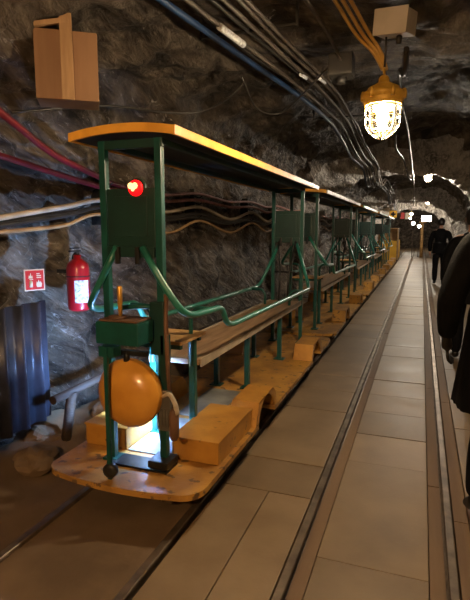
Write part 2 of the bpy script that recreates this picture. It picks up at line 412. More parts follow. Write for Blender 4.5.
def make_car(y0, label, edge, deckm, first=False):
    root = empty('train_car', (XC, y0, 0.013))
    tag(root, label, 'train car', 'open green cars of the mine train')
    MB().prism(rounded_deck(), .165, .197, 'z').build('deck', deckm, root)
    # chassis
    b = MB()
    for s in (-1, 1): b.box(s*.24-.03, s*.24+.03, .12, 3.8, .07, .163, .006)
    for y in (.14, 1.9, 3.76): b.box(-.21, .21, y-.03, y+.03, .08, .155, .004)
    for s in (-1, 1):
        for y in (1.2, 3.0): b.box(s*.275-.01, s*.275+.01, y-.06, y+.06, .10, .20, .004)
    b.build('chassis', 'rust', root)
    for y in (1.2, 3.0):
        b = MB(); b.lathe([(.022, -.36), (.022, .36)], (0, y, .158), 'x', 12); b.build('axle', 'iron', root)
        for s in (-1, 1):
            w = MB()
            pr = [(.05, -.03), (.06, -.026), (.062, -.012), (.13, -.012), (.135, -.028), (.158, -.028), (.158, .022), (.178, .026), (.178, .034), (.12, .034), (.06, .02), (.05, .03)]
            w.lathe([(r, h*-s) for r, h in pr], (s*.335, y, .158), 'x', 28)
            w.build('wheel', 'iron', root)
    # wheel covers
    for y in (1.2, 3.0):
        for s in (-1, 1):
            f = MB()
            out = [(-.26, .197), (-.185, .345), (.15, .355), (.215, .30), (.235, .197)]
            f.prism([(y+u, v) for u, v in out], min(s*.272, s*.286), max(s*.272, s*.286), 'x')
            # top skin of the cover
            for (a, c), (a2, c2) in zip(out, out[1:]):
                n = Vector((-(c2-c), a2-a)).normalized()*-.008
                q = [(y+a, c), (y+a2, c2), (y+a2+n.x, c2+n.y), (y+a+n.x, c+n.y)]
                f.prism(q, min(s*.28, s*.463), max(s*.28, s*.463), 'x')
            # outer face, an arch cut for the wheel
            arc = [(y+.195*math.cos(a), .158+.185*math.sin(a)) for a in [PI-.22-(PI-.44)*k/14 for k in range(15)]]
            top = [(y-.255, .199)]+[(y+u, v) for u, v in out[1:-1]]+[(y+.232, .199)]
            # strip between arch and outline
            t = bmesh.new()
            def on_outline(q):
                # project from arch centre onto outline
                d = Vector((q[0]-y, q[1]-.158)).normalized(); best = None
                for A, B in zip(top, top[1:]):
                    a1 = Vector((A[0]-y, A[1]-.158)); b1 = Vector((B[0]-y, B[1]-.158)); e = b1-a1
                    den = d.x*e.y-d.y*e.x
                    if abs(den) < 1e-9: continue
                    tt = (a1.x*e.y-a1.y*e.x)/den; uu = (a1.x*d.y-a1.y*d.x)/den
                    if tt > 0 and -.01 <= uu <= 1.01: best = tt
                return (y+d.x*best, .158+d.y*best) if best else q
            for xx in (s*.452, s*.463):
                prev = None
                for q in arc:
                    o_ = on_outline(q); cur = (t.verts.new((xx, q[0], q[1])), t.verts.new((xx, max(y-.255, min(y+.232, o_[0])), max(.199, o_[1]))))
                    if prev: t.faces.new((prev[0], prev[1], cur[1], cur[0]))
                    prev = cur
            f.add(t)
            f.build('wheel_cover', deckm if edge != 'ochre_roof' else 'ochre', root)
    # step boxes at both ends
    for s in (-1, 1):
        for (a, c) in ((.36, .93),) if first else ():
            f = MB(); f.box(min(s*.15, s*.435), max(s*.15, s*.435), a, c, .198, .318, .008)
            f.box(min(s*.145, s*.44), max(s*.145, s*.44), a-.006, c+.004, .319, .332, .005)
            f.build('battery_box', 'ochre', root)
    # end frames: two posts, crosswise panel
    for e, ye in enumerate((.25, 3.52)):
        for s in (-1, 1):
            p = MB(); p.box(s*.165-.019, s*.165+.019, ye-.019, ye+.019, .198, 1.945, .004)
            p.box(s*.165-.045, s*.165+.045, ye-.045, ye+.045, .198, .212, .003)
            p.build('post', 'green', root)
        p = MB()
        p.box(-.142, .142, ye-.014, ye+.004, 1.37, 1.70, .004)
        p.box(-.10, .10, ye-.022, ye-.014, 1.45, 1.66, .004)
        p.box(-.142, .142, ye-.03, ye+.02, 1.345, 1.40, .006)
        pn = p.build('cross_panel', 'green_dark', root)
        for u in (-.07, .05): q = MB(); q.box(u-.012, u+.012, ye-.05, ye-.028, 1.31, 1.40, .004); q.build('bracket', 'iron', pn)
    b = MB(); b.box(-.19, .19, .235, .265, 1.90, 1.945, .005); b.box(-.19, .19, 3.505, 3.535, 1.90, 1.945, .005)
    for s in (-1, 1): b.box(s*.165-.015, s*.165+.015, .24, 3.53, 1.915, 1.945, .003)
    b.build('roof_frame', 'green_dark', root)
    # roof
    b = MB(); W = .292; n = 10; t = bmesh.new()
    rows = []
    for y in (.165, 3.72):
        up = [(x, .028*(1-(x/W)**2)+1.975) for x in [-W+2*W*k/n for k in range(n+1)]]
        lo = [(x, z-.03) for x, z in up][::-1]
        rows.append([t.verts.new((x, y, z)) for x, z in up+lo])
    m_ = len(rows[0])
    t.faces.new(rows[0]); t.faces.new(rows[1][::-1])
    for k in range(m_): t.faces.new((rows[0][k], rows[0][(k+1) % m_], rows[1][(k+1) % m_], rows[1][k]))
    bmesh.ops.recalc_face_normals(t, faces=t.faces)
    b.add(t); roof = b.build('roof', 'underside', root)
    for y, d in ((.155, .012), (3.722, .012)):
        b = MB()
        for k in range(n):
            x0 = -W-.01+2*(W+.01)*k/n; x1 = -W-.01+2*(W+.01)*(k+1)/n
            z0 = .028*(1-(x0/(W+.01))**2)+1.98; z1 = .028*(1-(x1/(W+.01))**2)+1.98
            b.prism([(x0, z0-.042), (x1, z1-.042), (x1, z1), (x0, z0)], y-d*.4, y+d, 'y')
        b.build('roof_end_board', 'ochre_roof', roof)
    for s in (-1, 1):
        b = MB(); b.box(s*.299-.008, s*.299+.008, .15, 3.735, 1.936, 1.982, .004); b.build('roof_edge', edge, roof)
    # bench and its legs
    b = MB()
    b.box(-.17, .17, .70, 3.46, .655, .69, .008)
    b.build('bench_plank', 'wood', root)
    for s in (-1, 1):
        b = MB(); b.box(s*.180-.006, s*.180+.006, .70, 3.46, .645, .698, .003); b.build('bench_edging', 'cable_cream', root)
    for y in (.68, 1.72, 2.72):
        for s in (-1, 1):
            l = MB(); l.box(s*.135-.02, s*.135+.02, y-.02, y+.02, .198, .65 if y > 1 else .83, .004)
            l.box(s*.135-.05, s*.135+.05, y-.045, y+.045, .198, .207, .002)
            l.build('bench_leg', 'green', root)
    # driver's raised seat
    b = MB(); b.box(-.19, .19, .42, .76, .842, .862, .006); st = b.build('end_seat', 'wood_edge', root)
    for yy in (.46, .72): b = MB(); b.box(-.17, .17, yy-.015, yy+.015, .81, .84, .003); b.build('seat_bracket', 'green', st)
    # hand rails
    for s in (-1, 1):
        b = MB()
        b.tube([(s*.075, .215, 1.40), (s*.185, .215, 1.22), (s*.285, .24, 1.07), (s*.298, .34, 1.035), (s*.298, .76, 1.02), (s*.298, .84, .905), (s*.298, .95, .88),
                (s*.298, 3.30, .85), (s*.27, 3.40, .90), (s*.075, 3.56, 1.40)], .019, 10, round_=.07)
        b.build('handrail', 'rail_green', root)
        for y, z in ((.66, 1.02), (3.1, .85)):
            b = MB(); b.tube([(s*.135, y, .66), (s*.135, y, z-.05), (s*.17, y, z), (s*.298, y, z)], .014, 8, round_=.04)
            b.build('rail_support', 'green', root)
    # inner grab tubes at the far end
    b = MB()
    for s in (-1, 1): b.tube([(s*.10, 3.49, 1.36), (s*.05, 3.40, 1.0), (s*.05, 3.34, .70)], .010, 6, round_=.05)
    b.tube([(-.12, 3.42, 1.02), (.12, 3.42, 1.02)], .010, 6)
    b.build('grab_bar', 'iron', root)
    b = MB(); b.box(-.04, .04, 3.93, 3.99, .10, .15, .006); b.tube([(0, 3.92, .125), (0, 4.10, .125)], .018, 8); b.build('coupling', 'iron', root)
    return root
pitch = 4.11
lead = make_car(2.05, 'nearest open mine train car, with orange tank, red tail lamp and ochre roof edge', 'ochre_roof', 'deck', True)
make_car(2.05+pitch, 'second open mine train car from the camera, pale roof edge, behind the tank car', 'cream', 'deck')
make_car(2.05+2*pitch, 'third open mine train car from the camera, middle of the green train', 'rail_green', 'deck')
make_car(2.05+3*pitch, 'fourth open mine train car, just before the farthest green car', 'rail_green', 'deck')
make_car(2.05+4*pitch, 'farthest open green car, coupled to the yellow locomotive', 'rail_green', 'deck')

# extra equipment of the leading car (local coordinates of the car, children of it)
b = MB()   # orange tank: drum with domed end
b.lathe([(r*1.14, h*1.05) for r, h in [(.0, -.078), (.05, -.074), (.10, -.060), (.14, -.036), (.158, -.008), (.163, .0), (.158, .008), (.163, .016), (.158, .045), (.13, .06), (.06, .07), (0, .072)]], (.018, .135, .635), 'y', 44)
tk = b.build('orange_tank', 'tank', lead)
b = MB(); b.box(-.14, .14, .12, .15, .845, .87, .004); b.lathe([(.018, 0), (.018, .05)], (.015, .135, .81), 'z', 12); b.build('tank_hanger', 'iron', tk)
b = MB(); b.box(-.09, .155, .02, .17, .92, 1.035, .008); bx_ = b.build('control_box', 'green', lead)
b = MB(); b.box(-.07, .145, .025, .165, 1.036, 1.046, .003); b.lathe([(.05, 0), (.05, .010), (.02, .016)], (-.0, .09, 1.046), 'z', 16); b.build('control_top', 'leather', bx_)
b = MB(); b.lathe([(.010, 0), (.011, .06), (.013, .07), (.013, .15), (.010, .155)], (.02, .08, 1.055), 'z', 12); b.build('lever', 'brass', bx_)
b = MB(); b.tube([(-.05, .19, 1.08), (.05, .21, 1.09), (.14, .23, 1.09)], .014, 8); b.build('crossbar', 'green', lead)
b = MB(); b.box(-.052, -.030, .022, .040, .198, .905, .003); b.box(-.085, .005, .03, .10, .85, .905, .006)
cl = b.build('control_column', 'green', lead)
b = MB(); b.lathe([(.02, -.02), (.038, -.015), (.04, .015), (.02, .02)], (-.039, .033, .245), 'y', 18); b.build('pedal', 'black', cl)
b = MB(); b.box(.125, .205, .19, .225, .84, 1.12, .006); b.box(.18, .225, .19, .225, .45, .95, .004); b.build('mounting_plate', 'green_dark', lead)
b = MB(); b.box(-.16, .215, .17, .30, .1985, .210, .004); b.box(.10, .22, .17, .30, .217, .26, .01); b.build('foot_plate', 'iron', lead)
b = MB()
b.tube([(.205, .22, 1.16), (.212, .20, 1.0), (.222, .195, .75), (.235, .20, .56)], .013, 6); b.build('leather_strap', 'leather', lead)
b = MB(); b.box(.175, .245, .17, .19, .44, .66, .006)
for k in range(3): b.box(.19+.018*k, .198+.018*k, .163, .172, .47, .56)
cp = b.build('latch_plate', 'grey', lead)
b = MB(); b.tube([(.205, .165, .63), (.25, .15, .66), (.285, .15, .61), (.295, .15, .55)], [.01, .014], 8, round_=.03); b.build('rope_hook', 'rope', cp)
b = MB(); b.lathe([(.016, 0), (.026, .02), (.026, .13), (.018, .16), (.01, .17)], (.275, .15, .41), 'z', 14); b.build('wooden_handle', 'leather', cp)
b = MB(); b.box(-.14, .14, .98, 1.6, .1985, .204, .001); b.box(-.14, .13, .36, .92, .1985, .204, .001); b.build('floor_plate', 'plate', lead)
# red tail lamp on the front panel
b = MB(); b.lathe([(.05, 0), (.052, .02), (.045, .03)], (.038, .232, 1.70), 'y', 20)
tl = b.build('tail_lamp', 'green_dark', lead); tl['label'] = 'red tail lamp on the end panel'
b = MB()
b.lathe([(.040, .03), (.041, .012), (.034, -.002), (.018, -.010), (0, -.012)], (.038, .212, 1.70), 'y', 24); b.build('lens', 'tail_red', tl)
b = MB(); b.lathe([(.003, -.006), (.017, 0), (.003, .006)], (.026, .198, 1.709), 'y', 10); b.lathe([(.003, -.006), (.017, 0), (.003, .006)], (.051, .198, 1.709), 'y', 10)
b.lathe([(.003, -.006), (.011, 0), (.003, .006)], (.039, .198, 1.692), 'y', 10); b.build('glowing_bulb', 'tail_core', tl)
# cool LED work lamp fixed under the end seat, lighting the deck and the rock wall
led = empty('work_lamp', (XC-.03, 2.05+.64, .79)); tag(led, 'small cool white LED work lamp standing on the deck behind the orange tank', 'lamp')
b = MB(); b.box(-.06, .06, -.035, .035, -.005, .02, .004); b.build('lamp_housing', 'black', led)
b = MB(); b.box(-.05, .05, -.028, .028, -.022, -.006, .001); b.build('lamp_lens', 'led', led)
led.rotation_euler = (0, 1.36, -.42); led.location = (XC-.07, 2.05+.56, .50)
for sd in (-1, 1): b = MB(); b.box(-.06, .06, sd*.036-.003, sd*.036+.003, -.085, .0, .001); b.build('barn_door', 'black', led)  # side shields added to keep the blue spill off legs and deck front
b = MB(); b.box(-.24, .0, -.012, .012, -.0, .02, .003); o = b.build('lamp_stem', 'black', led); o.location = (.30, 0, 0)

# ---------------------------------------------------------------- locomotive
lo = empty('locomotive', (XC, 23.0, .013)); tag(lo, 'yellow mine locomotive far away at the head of the green train', 'locomotive')
b = MB(); b.box(-.40, .44, 0, 3.0, .18, 1.02, .03); b.build('body', 'sign_yellow', lo)
b = MB(); b.box(-.42, .46, .8, 1.0, .18, 1.52, .02); b.box(.42, .47, -.05, .8, .2, 1.52, .01); b.build('cab_frame', 'wood_edge', lo)
b = MB(); b.box(-.42, .47, -.05, 1.4, 1.53, 1.57, .01); b.build('cab_roof', 'wood_edge', lo)
for y in (.6, 2.3):
    for s in (-1, 1):
        b = MB(); b.lathe([(.05, -.03), (.15, -.03), (.16, .03), (.05, .03)], (s*.335, y, .15), 'x', 20); b.build('wheel', 'iron', lo)

# ---------------------------------------------------------------- caged mine lamps
def make_lamp(bulb):
    r = empty('caged_lamp', (0, 0, 0))
    b = MB()   # housing, origin = top of housing dome
    b.lathe([(.0, .085), (.02, .083), (.028, .07), (.03, .05), (.055, .035), (.085, .02), (.095, .0), (.118, -.008), (.12, -.03), (.11, -.036), (.112, -.05), (.104, -.075), (.09, -.075), (.085, -.03), (.04, -.01), (0, -.005)], n=28)
    for k in range(6):
        a = 2*PI*k/6; b.lathe([(.012, -.045), (.014, -.01), (.008, .008)], (.112*math.cos(a), .112*math.sin(a), 0), n=8)
    b.build('housing', 'lamp_body', r)
    b = MB(); b.tube([(0, .012, .085), (0, .028, .11), (0, 0, .128), (0, -.028, .11), (0, -.012, .085)], .006, 8, round_=.02); b.build('hanging_eye', 'lamp_body', r)
    b = MB(); b.lathe([(.078, -.05), (.08, -.08), (.078, -.19), (.06, -.225), (.03, -.243), (0, -.247)], n=24); b.build('glass_cover', 'glass', r)
    b = MB()
    for z, rr in ((-.085, .096), (-.135, .096), (-.185, .094), (-.232, .062)):
        b.tube([(rr*math.cos(2*PI*k/24), rr*math.sin(2*PI*k/24), z) for k in range(25)], .0042, 6, cap=False)
    for k in range(8):
        a = 2*PI*k/8; c, s = math.cos(a), math.sin(a)
        b.tube([(.1*c, .1*s, -.06), (.096*c, .096*s, -.12), (.094*c, .094*s, -.19), (.062*c, .062*s, -.232), (.02*c, .02*s, -.258)], .004, 6, round_=.02)
    b.build('wire_cage', 'wire', r)
    b = MB(); b.lathe([(.012, -.06), (.02, -.08), (.03, -.11), (.033, -.14), (.028, -.17), (.012, -.19), (0, -.193)], n=16); b.build('bulb', bulb, r)
    return r
def cord(x, y, z, top):
    return None
lamps = [((-.24, 3.05, 2.27), 'bulb', 'nearest caged bulkhead lamp with yellow housing, hanging above the walkway', 2.60),
         ((.065, 10.80, 2.62), 'bulb_far', 'second caged lamp along the tunnel ceiling, before the first bright rock rib', 2.66),
         ((.145, 18.9, 2.54), 'bulb_far', 'third caged lamp along the tunnel ceiling, before the second rock rib', 2.6),
         ((-.52, 26.0, 2.36), 'bulb_far', 'fourth caged lamp, just left of the white light panel', 2.6),
         ((-.85, 39.0, 2.45), 'bulb_far', 'farthest caged lamp, at the end of the tunnel', 2.6)]
for i, (p, bm_, lab, top) in enumerate(lamps):
    L_ = make_lamp(bm_); L_.location = p; L_.scale = (1,)*3 if i == 0 else (.72,)*3; tag(L_, lab, 'lamp', 'caged ceiling lamps')
    b = MB(); b.tube([(0, 0, .12), (.004, .0, .25), (0, 0, (top-p[2]+.10)/L_.scale[0])], .006, 6); b.build('hanging_wire', 'cable_dark', L_)
Lb = make_lamp('bulb_back'); Lb.location = (-.35, -1.2, 2.35); tag(Lb, 'caged lamp hanging from the ceiling behind the photographer', 'lamp', 'caged ceiling lamps')
# distant work lights and white light panel
b = MB(); b.box(-.26, .26, -.03, .03, -.16, .16, .01); pl = b.build('light_panel', 'grey', loc=(.20, 29.5, 2.12)); tag(pl, 'bright white rectangular light panel far down the tunnel', 'light')
b = MB(); b.box(-.24, .24, -.038, -.031, -.14, .14); b.build('panel_face', 'led_white', pl)
for (x, y, z), lab in (((-.46, 29.0, 1.86), 'small bright round work light below and left of the white light panel'), ((-.15, 29.3, 1.70), 'lowest small work light, under the white light panel')):
    b = MB(); b.lathe([(.07, .03), (.1, .0), (.1, -.02)], (0, 0, 0), 'y', 16); w_ = b.build('work_light', 'grey', loc=(x, y, z)); tag(w_, lab, 'light')
    b = MB(); b.lathe([(.09, -.021), (.05, -.03), (.0, -.033)], (0, 0, 0), 'y', 16); b.build('work_light_face', 'led_white', w_)
    b = MB(); b.box(-.02, .02, .0, .03, -z+.02, -.08); b.build('stand_pole', 'wood_dark', w_)
b = MB(); b.tube([(.02, 29.6, 0), (.0, 29.6, 1.9)], [.09, .08], 10); b.box(-.18, .2, 29.5, 29.7, 1.88, 1.95, .02)
tag(b.build('timber_prop', 'wood_edge'), 'pale timber prop standing under the white light panel', 'prop')

# ---------------------------------------------------------------- cables
def wave(pts, per=6):
    """Catmull-Rom through points"""
    P = [Vector(p) for p in pts]; P = [P[0]*2-P[1]]+P+[P[-1]*2-P[-2]]; out = []
    for i in range(1, len(P)-2):
        for k in range(per):
            t = k/per; a, b_, c, d = P[i-1], P[i], P[i+1], P[i+2]
            out.append(.5*((2*b_)+(c-a)*t+(2*a-5*b_+4*c-d)*t*t+(3*b_-a-3*c+d)*t**3))
    out.append(P[-2]); return out
def cable(name, pts, r, m, label, cat='cable', group=None, n=7, per=6):
    b = MB(); b.tube(wave(pts, per), r, n); return tag(b.build(name, m), label, cat, group)
# wall cables sagging between hooks (behind the train)
hooks = [1.4, 3.42, 5.12, 6.95, 8.4, 10.4, 12.4, 14.4, 16.4, 18.4, 20.4, 22.4, 24.4]
def wall_run(zh, sag, x, y0=None, pre=None):
    pts = list(pre or [])
    for a, c in zip(hooks, hooks[1:]):
        if y0 is not None and a < y0: continue
        pts.append((x, a, zh(a))); pts.append((x+.01, (a+c)/2, (zh(a)+zh(c))/2-sag+random.uniform(-.01, .01)))
    pts.append((x, hooks[-1], zh(hooks[-1]))); return pts
WX = -2.33
cable('cable', wall_run(lambda y: 1.885+.002*y, .045, WX, 5, [(WX-.05, 3.42, 1.83), (WX, 4.3, 1.83)]), .016, 'hose_pink', 'uppermost pale red cable of the bundle sagging along the left wall', group=None)
cable('cable', wall_run(lambda y: 1.815+.002*y, .05, WX+.02, 5, [(WX-.05, 3.42, 1.77), (WX, 4.3, 1.77)]), .017, 'hose_pink', 'second pale red cable of the left wall bundle, just below the uppermost')
cable('cable', wall_run(lambda y: 1.745+.001*y, .115, WX+.02, 5, [(WX, 2.0, 1.52), (WX, 2.34, 1.575), (WX, 2.9, 1.66), (WX, 3.4, 1.73), (WX, 4.3, 1.67)]), .019, 'cable_cream', 'pale tan cable in the middle of the left wall bundle, above the fire extinguisher')
cable('cable', wall_run(lambda y: 1.68, .07, WX, 5, [(WX, 2.0, 1.48), (WX, 2.34, 1.53), (WX, 2.9, 1.60), (WX, 3.4, 1.68), (WX, 4.3, 1.62)]), .017, 'cable_dark', 'black cable behind the tan ones in the left wall bundle')
cable('cable', wall_run(lambda y: 1.60, .125, WX+.02, 5, [(WX, 2.0, 1.46), (WX, 2.34, 1.49), (WX, 2.87, 1.53), (WX, 3.36, 1.62), (WX, 4.36, 1.47)]), .014, 'cable_tan', 'lowest tan cable of the left wall bundle, sagging deepest between hooks')
cable('cable', wall_run(lambda y: 1.64, .05, WX-.03, 5, [(WX-.03, 2.0, 1.50), (WX-.03, 3.4, 1.65), (WX-.03, 4.3, 1.60)]), .022, 'cable_dark', 'thick black cable in the lower half of the left wall bundle')
for i, y in enumerate(hooks[1:9]):
    b = MB(); b.box(WX-.16, WX-.045, y-.012, y+.012, 1.54, 1.95, .004)
    for z in (1.58, 1.66, 1.73, 1.80, 1.87): b.tube([(WX-.05, y, z), (WX+.02, y, z-.022), (WX+.045, y, z)], .006, 6, round_=.02)
    tag(b.build('cable_hook', 'iron'), ['cable hook rail on the left wall behind the tail lamp panel', 'cable hook rail on the left wall, seen between both posts of the nearest car', 'cable hook rail on the left wall close to the rear panel of the nearest car'][i] if i < 3 else
        'cable hook rail on the left wall behind the far train cars', 'bracket', 'cable hook rails' )
# red hoses
cable('hose', [(-2.15, 2.0, 2.20), (-2.22, 2.36, 2.10), (-2.27, 2.74, 1.985), (-2.30, 3.19, 1.91), (-2.35, 3.6, 1.86), (-2.34, 4.2, 1.84)], .022, 'hose', 'upper dark red hose drooping along the left wall toward the train roof', 'hose')
cable('hose', [(-2.30, 2.0, 1.96), (-2.31, 2.43, 1.915), (-2.31, 2.83, 1.87), (-2.33, 3.41, 1.82), (-2.37, 3.9, 1.80), (-2.36, 4.4, 1.78)], .020, 'hose', 'lower dark red hose along the left wall, under the upper one', 'hose')
# ceiling bundle
BL = [(1.0, -1.40), (2.4, -1.27), (3.2, -1.19), (4.4, -1.04), (5.4, -.95), (6.4, -1.0), (8.1, -1.10), (10.6, -1.08), (15.4, -1.06), (18.6, -1.12), (24, -1.25), (33, -1.36)]
BR = [(1.0, -.98), (2.5, -.88), (3.2, -.83), (4.5, -.72), (5.6, -.72), (6.8, -.76), (8.1, -.79), (10.6, -.80), (14.8, -.84), (18.6, -.92), (24, -1.05), (33, -1.2)]
def lin(T, y):
    for (a, u), (c, v) in zip(T, T[1:]):
        if y <= c: return u+(v-u)*(y-a)/(c-a)
    return T[-1][1]
def ceil_run(x0, z0, wob, far=33):
    k = (x0+1.30)/.47; pts = []
    for y in (1.0, 2.4, 3.3, 4.4, 5.3, 5.9, 7.0, 8.3, 9.8, 10.8, 12.4, 15.4, 17.6, 18.8, 20.5, 24, 26.5, 27.5, 33):
        x = lin(BL, y)+k*(lin(BR, y)-lin(BL, y))
        pts.append((x+random.uniform(-wob, wob), y, z0+.03-lipdrop(y)+random.uniform(-wob, wob)*.6))
    return pts
def lipdrop(y): return .25 if abs(y-10.7) < .6 or abs(y-18.7) < .7 or abs(y-27) < 1 else 0
specs = [(-1.30, 2.60, .024, 'cable_blue', 'thick blue cable at the left edge of the ceiling cable bundle'),
         (-1.22, 2.63, .018, 'cable_dark', 'black ceiling cable right beside the thick blue one'),
         (-1.14, 2.60, .017, 'cable_grey', 'grey ceiling cable with a white joint sleeve, left half of the bundle'),
         (-1.07, 2.65, .016, 'cable_dark', 'thin black ceiling cable in the middle of the bundle'),
         (-.99, 2.62, .017, 'cable_grey', 'grey ceiling cable in the right half of the bundle'),
         (-.91, 2.64, .016, 'cable_grey', 'thin grey ceiling cable in the right half of the bundle'),
         (-.83, 2.62, .016, 'cable_grey', 'rightmost grey cable of the ceiling bundle')]
for x, z, r, m, lab in specs: cable('cable', ceil_run(x, z, .012), r*.78, m, lab)
def sleeve(p0, p1, r, lab):
    b = MB(); P0, P1 = Vector(p0), Vector(p1)
    b.tube([P0, P0.lerp(P1, .12), P0.lerp(P1, .88), P1], [r*.6, r, r, r*.6][0], 12); tag(b.build('cable_sleeve', 'label'), lab, 'sleeve')
sleeve((-1.11, 2.75, 2.62), (-1.075, 3.05, 2.62), .034, 'long white joint sleeve on a ceiling cable, upper edge of the photo')
sleeve((-.895, 3.82, 2.64), (-.875, 3.92, 2.64), .026, 'short white joint sleeve in the middle of the ceiling bundle')
sleeve((-.785, 3.95, 2.64), (-.765, 4.08, 2.64), .026, 'white joint sleeve on the rightmost ceiling cable')
# drooping loops
cable('cable', [(-2.28, 2.4, 2.18), (-2.05, 3.0, 2.33), (-1.87, 3.5, 2.38), (-1.68, 3.75, 2.42), (-1.45, 3.75, 2.50), (-1.30, 3.72, 2.60)], .008, 'cable_dark', 'thin black cable drooping from the ceiling bundle down to the left wall')
cable('cable', [(-1.30, 3.65, 2.62), (-1.28, 3.95, 2.46), (-1.15, 4.15, 2.45), (-.95, 4.0, 2.52), (-.66, 3.65, 2.62)], .007, 'cable_dark', 'thin black cable looping under the ceiling bundle')
# bundle clamps
for y, x in ((5.5, -.84), (3.0, -1.03)):
    b = MB(); b.box(x-.30, x+.30, y-.012, y+.012, 2.665, 2.68, .003)
    for s in (-.30, .30): b.box(x+s-.008, x+s+.008, y-.008, y+.008, 2.66, 2.80)
    tag(b.build('cable_clamp', 'iron'), 'iron clamp bar holding the ceiling cables, ' + ('left of the nearest lamp' if y > 4 else 'near the top edge of the photo'), 'clamp')
# yellow cables and junction box by the lamp
for k, (dx, lab) in enumerate(((0, 'left yellow cable coming down to the nearest caged lamp'), (.035, 'middle yellow cable coming down to the nearest caged lamp'), (.07, 'right yellow cable coming down to the nearest caged lamp'))):
    cable('cable', [(-.58+dx, 1.9, 2.63), (-.48+dx, 2.5, 2.63), (-.40+dx, 3.0, 2.58), (-.31+dx*.6, 3.1, 2.50), (-.25+dx*.3, 3.06, 2.39)], .010, 'cable_yellow', lab)
cable('cable', [(-.65, 2.0, 2.64), (-.57, 2.9, 2.62), (-.56, 3.4, 2.62), (-.55, 3.55, 2.60)], .011, 'cable_grey', 'grey cable leading to the black switch box on the ceiling')
b = MB(); b.box(-.64, -.48, 3.50, 3.66, 2.52, 2.66, .015); b.lathe([(.03, -.04), (.035, 0)], (-.56, 3.58, 2.52), 'z', 12)
tag(b.build('switch_box', 'black'), 'black switch box on the ceiling, left of the nearest lamp', 'switch box')
jb = empty('junction_box', (-.19, 3.02, 2.60)); tag(jb, 'grey junction box on the ceiling just above the nearest caged lamp', 'junction box'); jb.rotation_euler = (0.12, .12, -.30)
b = MB(); b.box(-.085, .09, -.075, .075, -.05, .07, .008); b.build('box_body', 'jbox', jb)
b = MB(); b.box(-.09, .095, -.085, -.076, -.055, .075, .004); b.build('box_lid', 'jbox', jb)
b = MB(); b.lathe([(.012, 0), (.016, .01), (.016, .04), (.01, .045)], (.03, 0, -.095), 'z', 10); b.build('cable_gland', 'black', jb)
cable('cable', [(-.13, 3.1, 2.50), (-.15, 3.4, 2.45), (-.22, 4.22, 2.70), (-.24, 5.2, 2.70), (-.22, 6.5, 2.70), (-.22, 8.6, 2.66), (-.2, 10.4, 2.42), (-.2, 11, 2.42), (-.25, 14, 2.7), (-.3, 18.3, 2.38), (-.3, 19, 2.38), (-.35, 22.5, 2.6)], .016, 'cable_dark', 'black cable running along the ceiling behind the nearest lamp')
cable('cable', [(-.36, 6.6, 2.68), (-.38, 7.4, 2.60), (-.33, 8.6, 2.62), (-.28, 9.9, 2.46), (-.2, 10.5, 2.42)], .012, 'cable_dark', 'black cable joining the ceiling run before the first bright rock rib')

# ---------------------------------------------------------------- left wall equipment
ex = empty('fire_extinguisher', (-2.28, 2.94, .93)); ex.scale = (.88, .88, .88); tag(ex, 'red fire extinguisher hanging on the left rock wall', 'fire extinguisher')
b = MB(); b.lathe([(.0, 0), (.07, .0), (.085, .012), (.09, .03), (.09, .34), (.08, .38), (.045, .41), (.03, .42), (.03, .45), (0, .45)], n=28); b.build('cylinder', 'ext_red', ex)
b = MB()
t = bmesh.new(); A = []
for k in range(9):
    a = -1.25+1.3*k/8
    A.append([t.verts.new((.0915*math.cos(a), .0915*math.sin(a), z)) for z in (.07, .25)])
for u, v in zip(A, A[1:]): t.faces.new((u[0], v[0], v[1], u[1]))
b.add(t); b.build('label_sheet', 'label', ex)
b = MB(); b.tube([(0, 0, .45), (0, 0, .48)], .018, 10); b.box(-.015, .015, -.09, .03, .475, .488, .004); b.box(-.012, .012, -.08, .02, .498, .51, .004); b.build('valve_head', 'black', ex)
b = MB(); b.tube([(-.02, .02, .47), (-.08, .05, .44), (-.10, .06, .3), (-.09, .05, .12)], .011, 8, round_=.04); b.build('hose', 'black', ex)
b = MB(); b.box(-.20, -.091, -.012, .012, .30, .33, .003); b.tube([(.092*math.cos(2*PI*k/20), .092*math.sin(2*PI*k/20), .28) for k in range(21)], .004, 6); b.build('wall_bracket', 'iron', ex)
# fire sign
sg = empty('fire_sign', (-2.30, 2.53, 1.185)); tag(sg, 'small square red fire sign with pale symbols on the left wall', 'sign'); sg.rotation_euler = (0, 0, 1.15)
b = MB(); b.box(-.066, .066, -.004, .004, -.068, .068, .002); b.build('sign_border', 'sign_white', sg)
b = MB(); b.box(-.058, .058, -.007, -.0045, -.06, .06); b.build('sign_face', 'sign_red', sg)
b = MB()
b.lathe([(.011, 0), (.011, .034), (.004, .042)], (-.026, -.007, -.044), 'z', 10); b.box(-.034, -.012, -.010, -.0075, .002, .008)
b.prism([(-.04, .012), (-.014, .012), (-.016, .03), (-.022, .022), (-.026, .046), (-.033, .024), (-.038, .032)], -.0105, -.0072, 'y')
b.prism([(.012, -.046), (.040, -.046), (.044, -.024), (.034, -.008), (.03, -.02), (.024, .0), (.016, -.018), (.010, -.01), (.008, -.03)], -.0105, -.0072, 'y')
b.box(.012, .04, -.0105, -.0072, .012, .018); b.box(.012, .04, -.0105, -.0072, .024, .030); b.box(.012, .032, -.0105, -.0072, .036, .042)
b.build('sign_symbols', 'sign_white', sg)
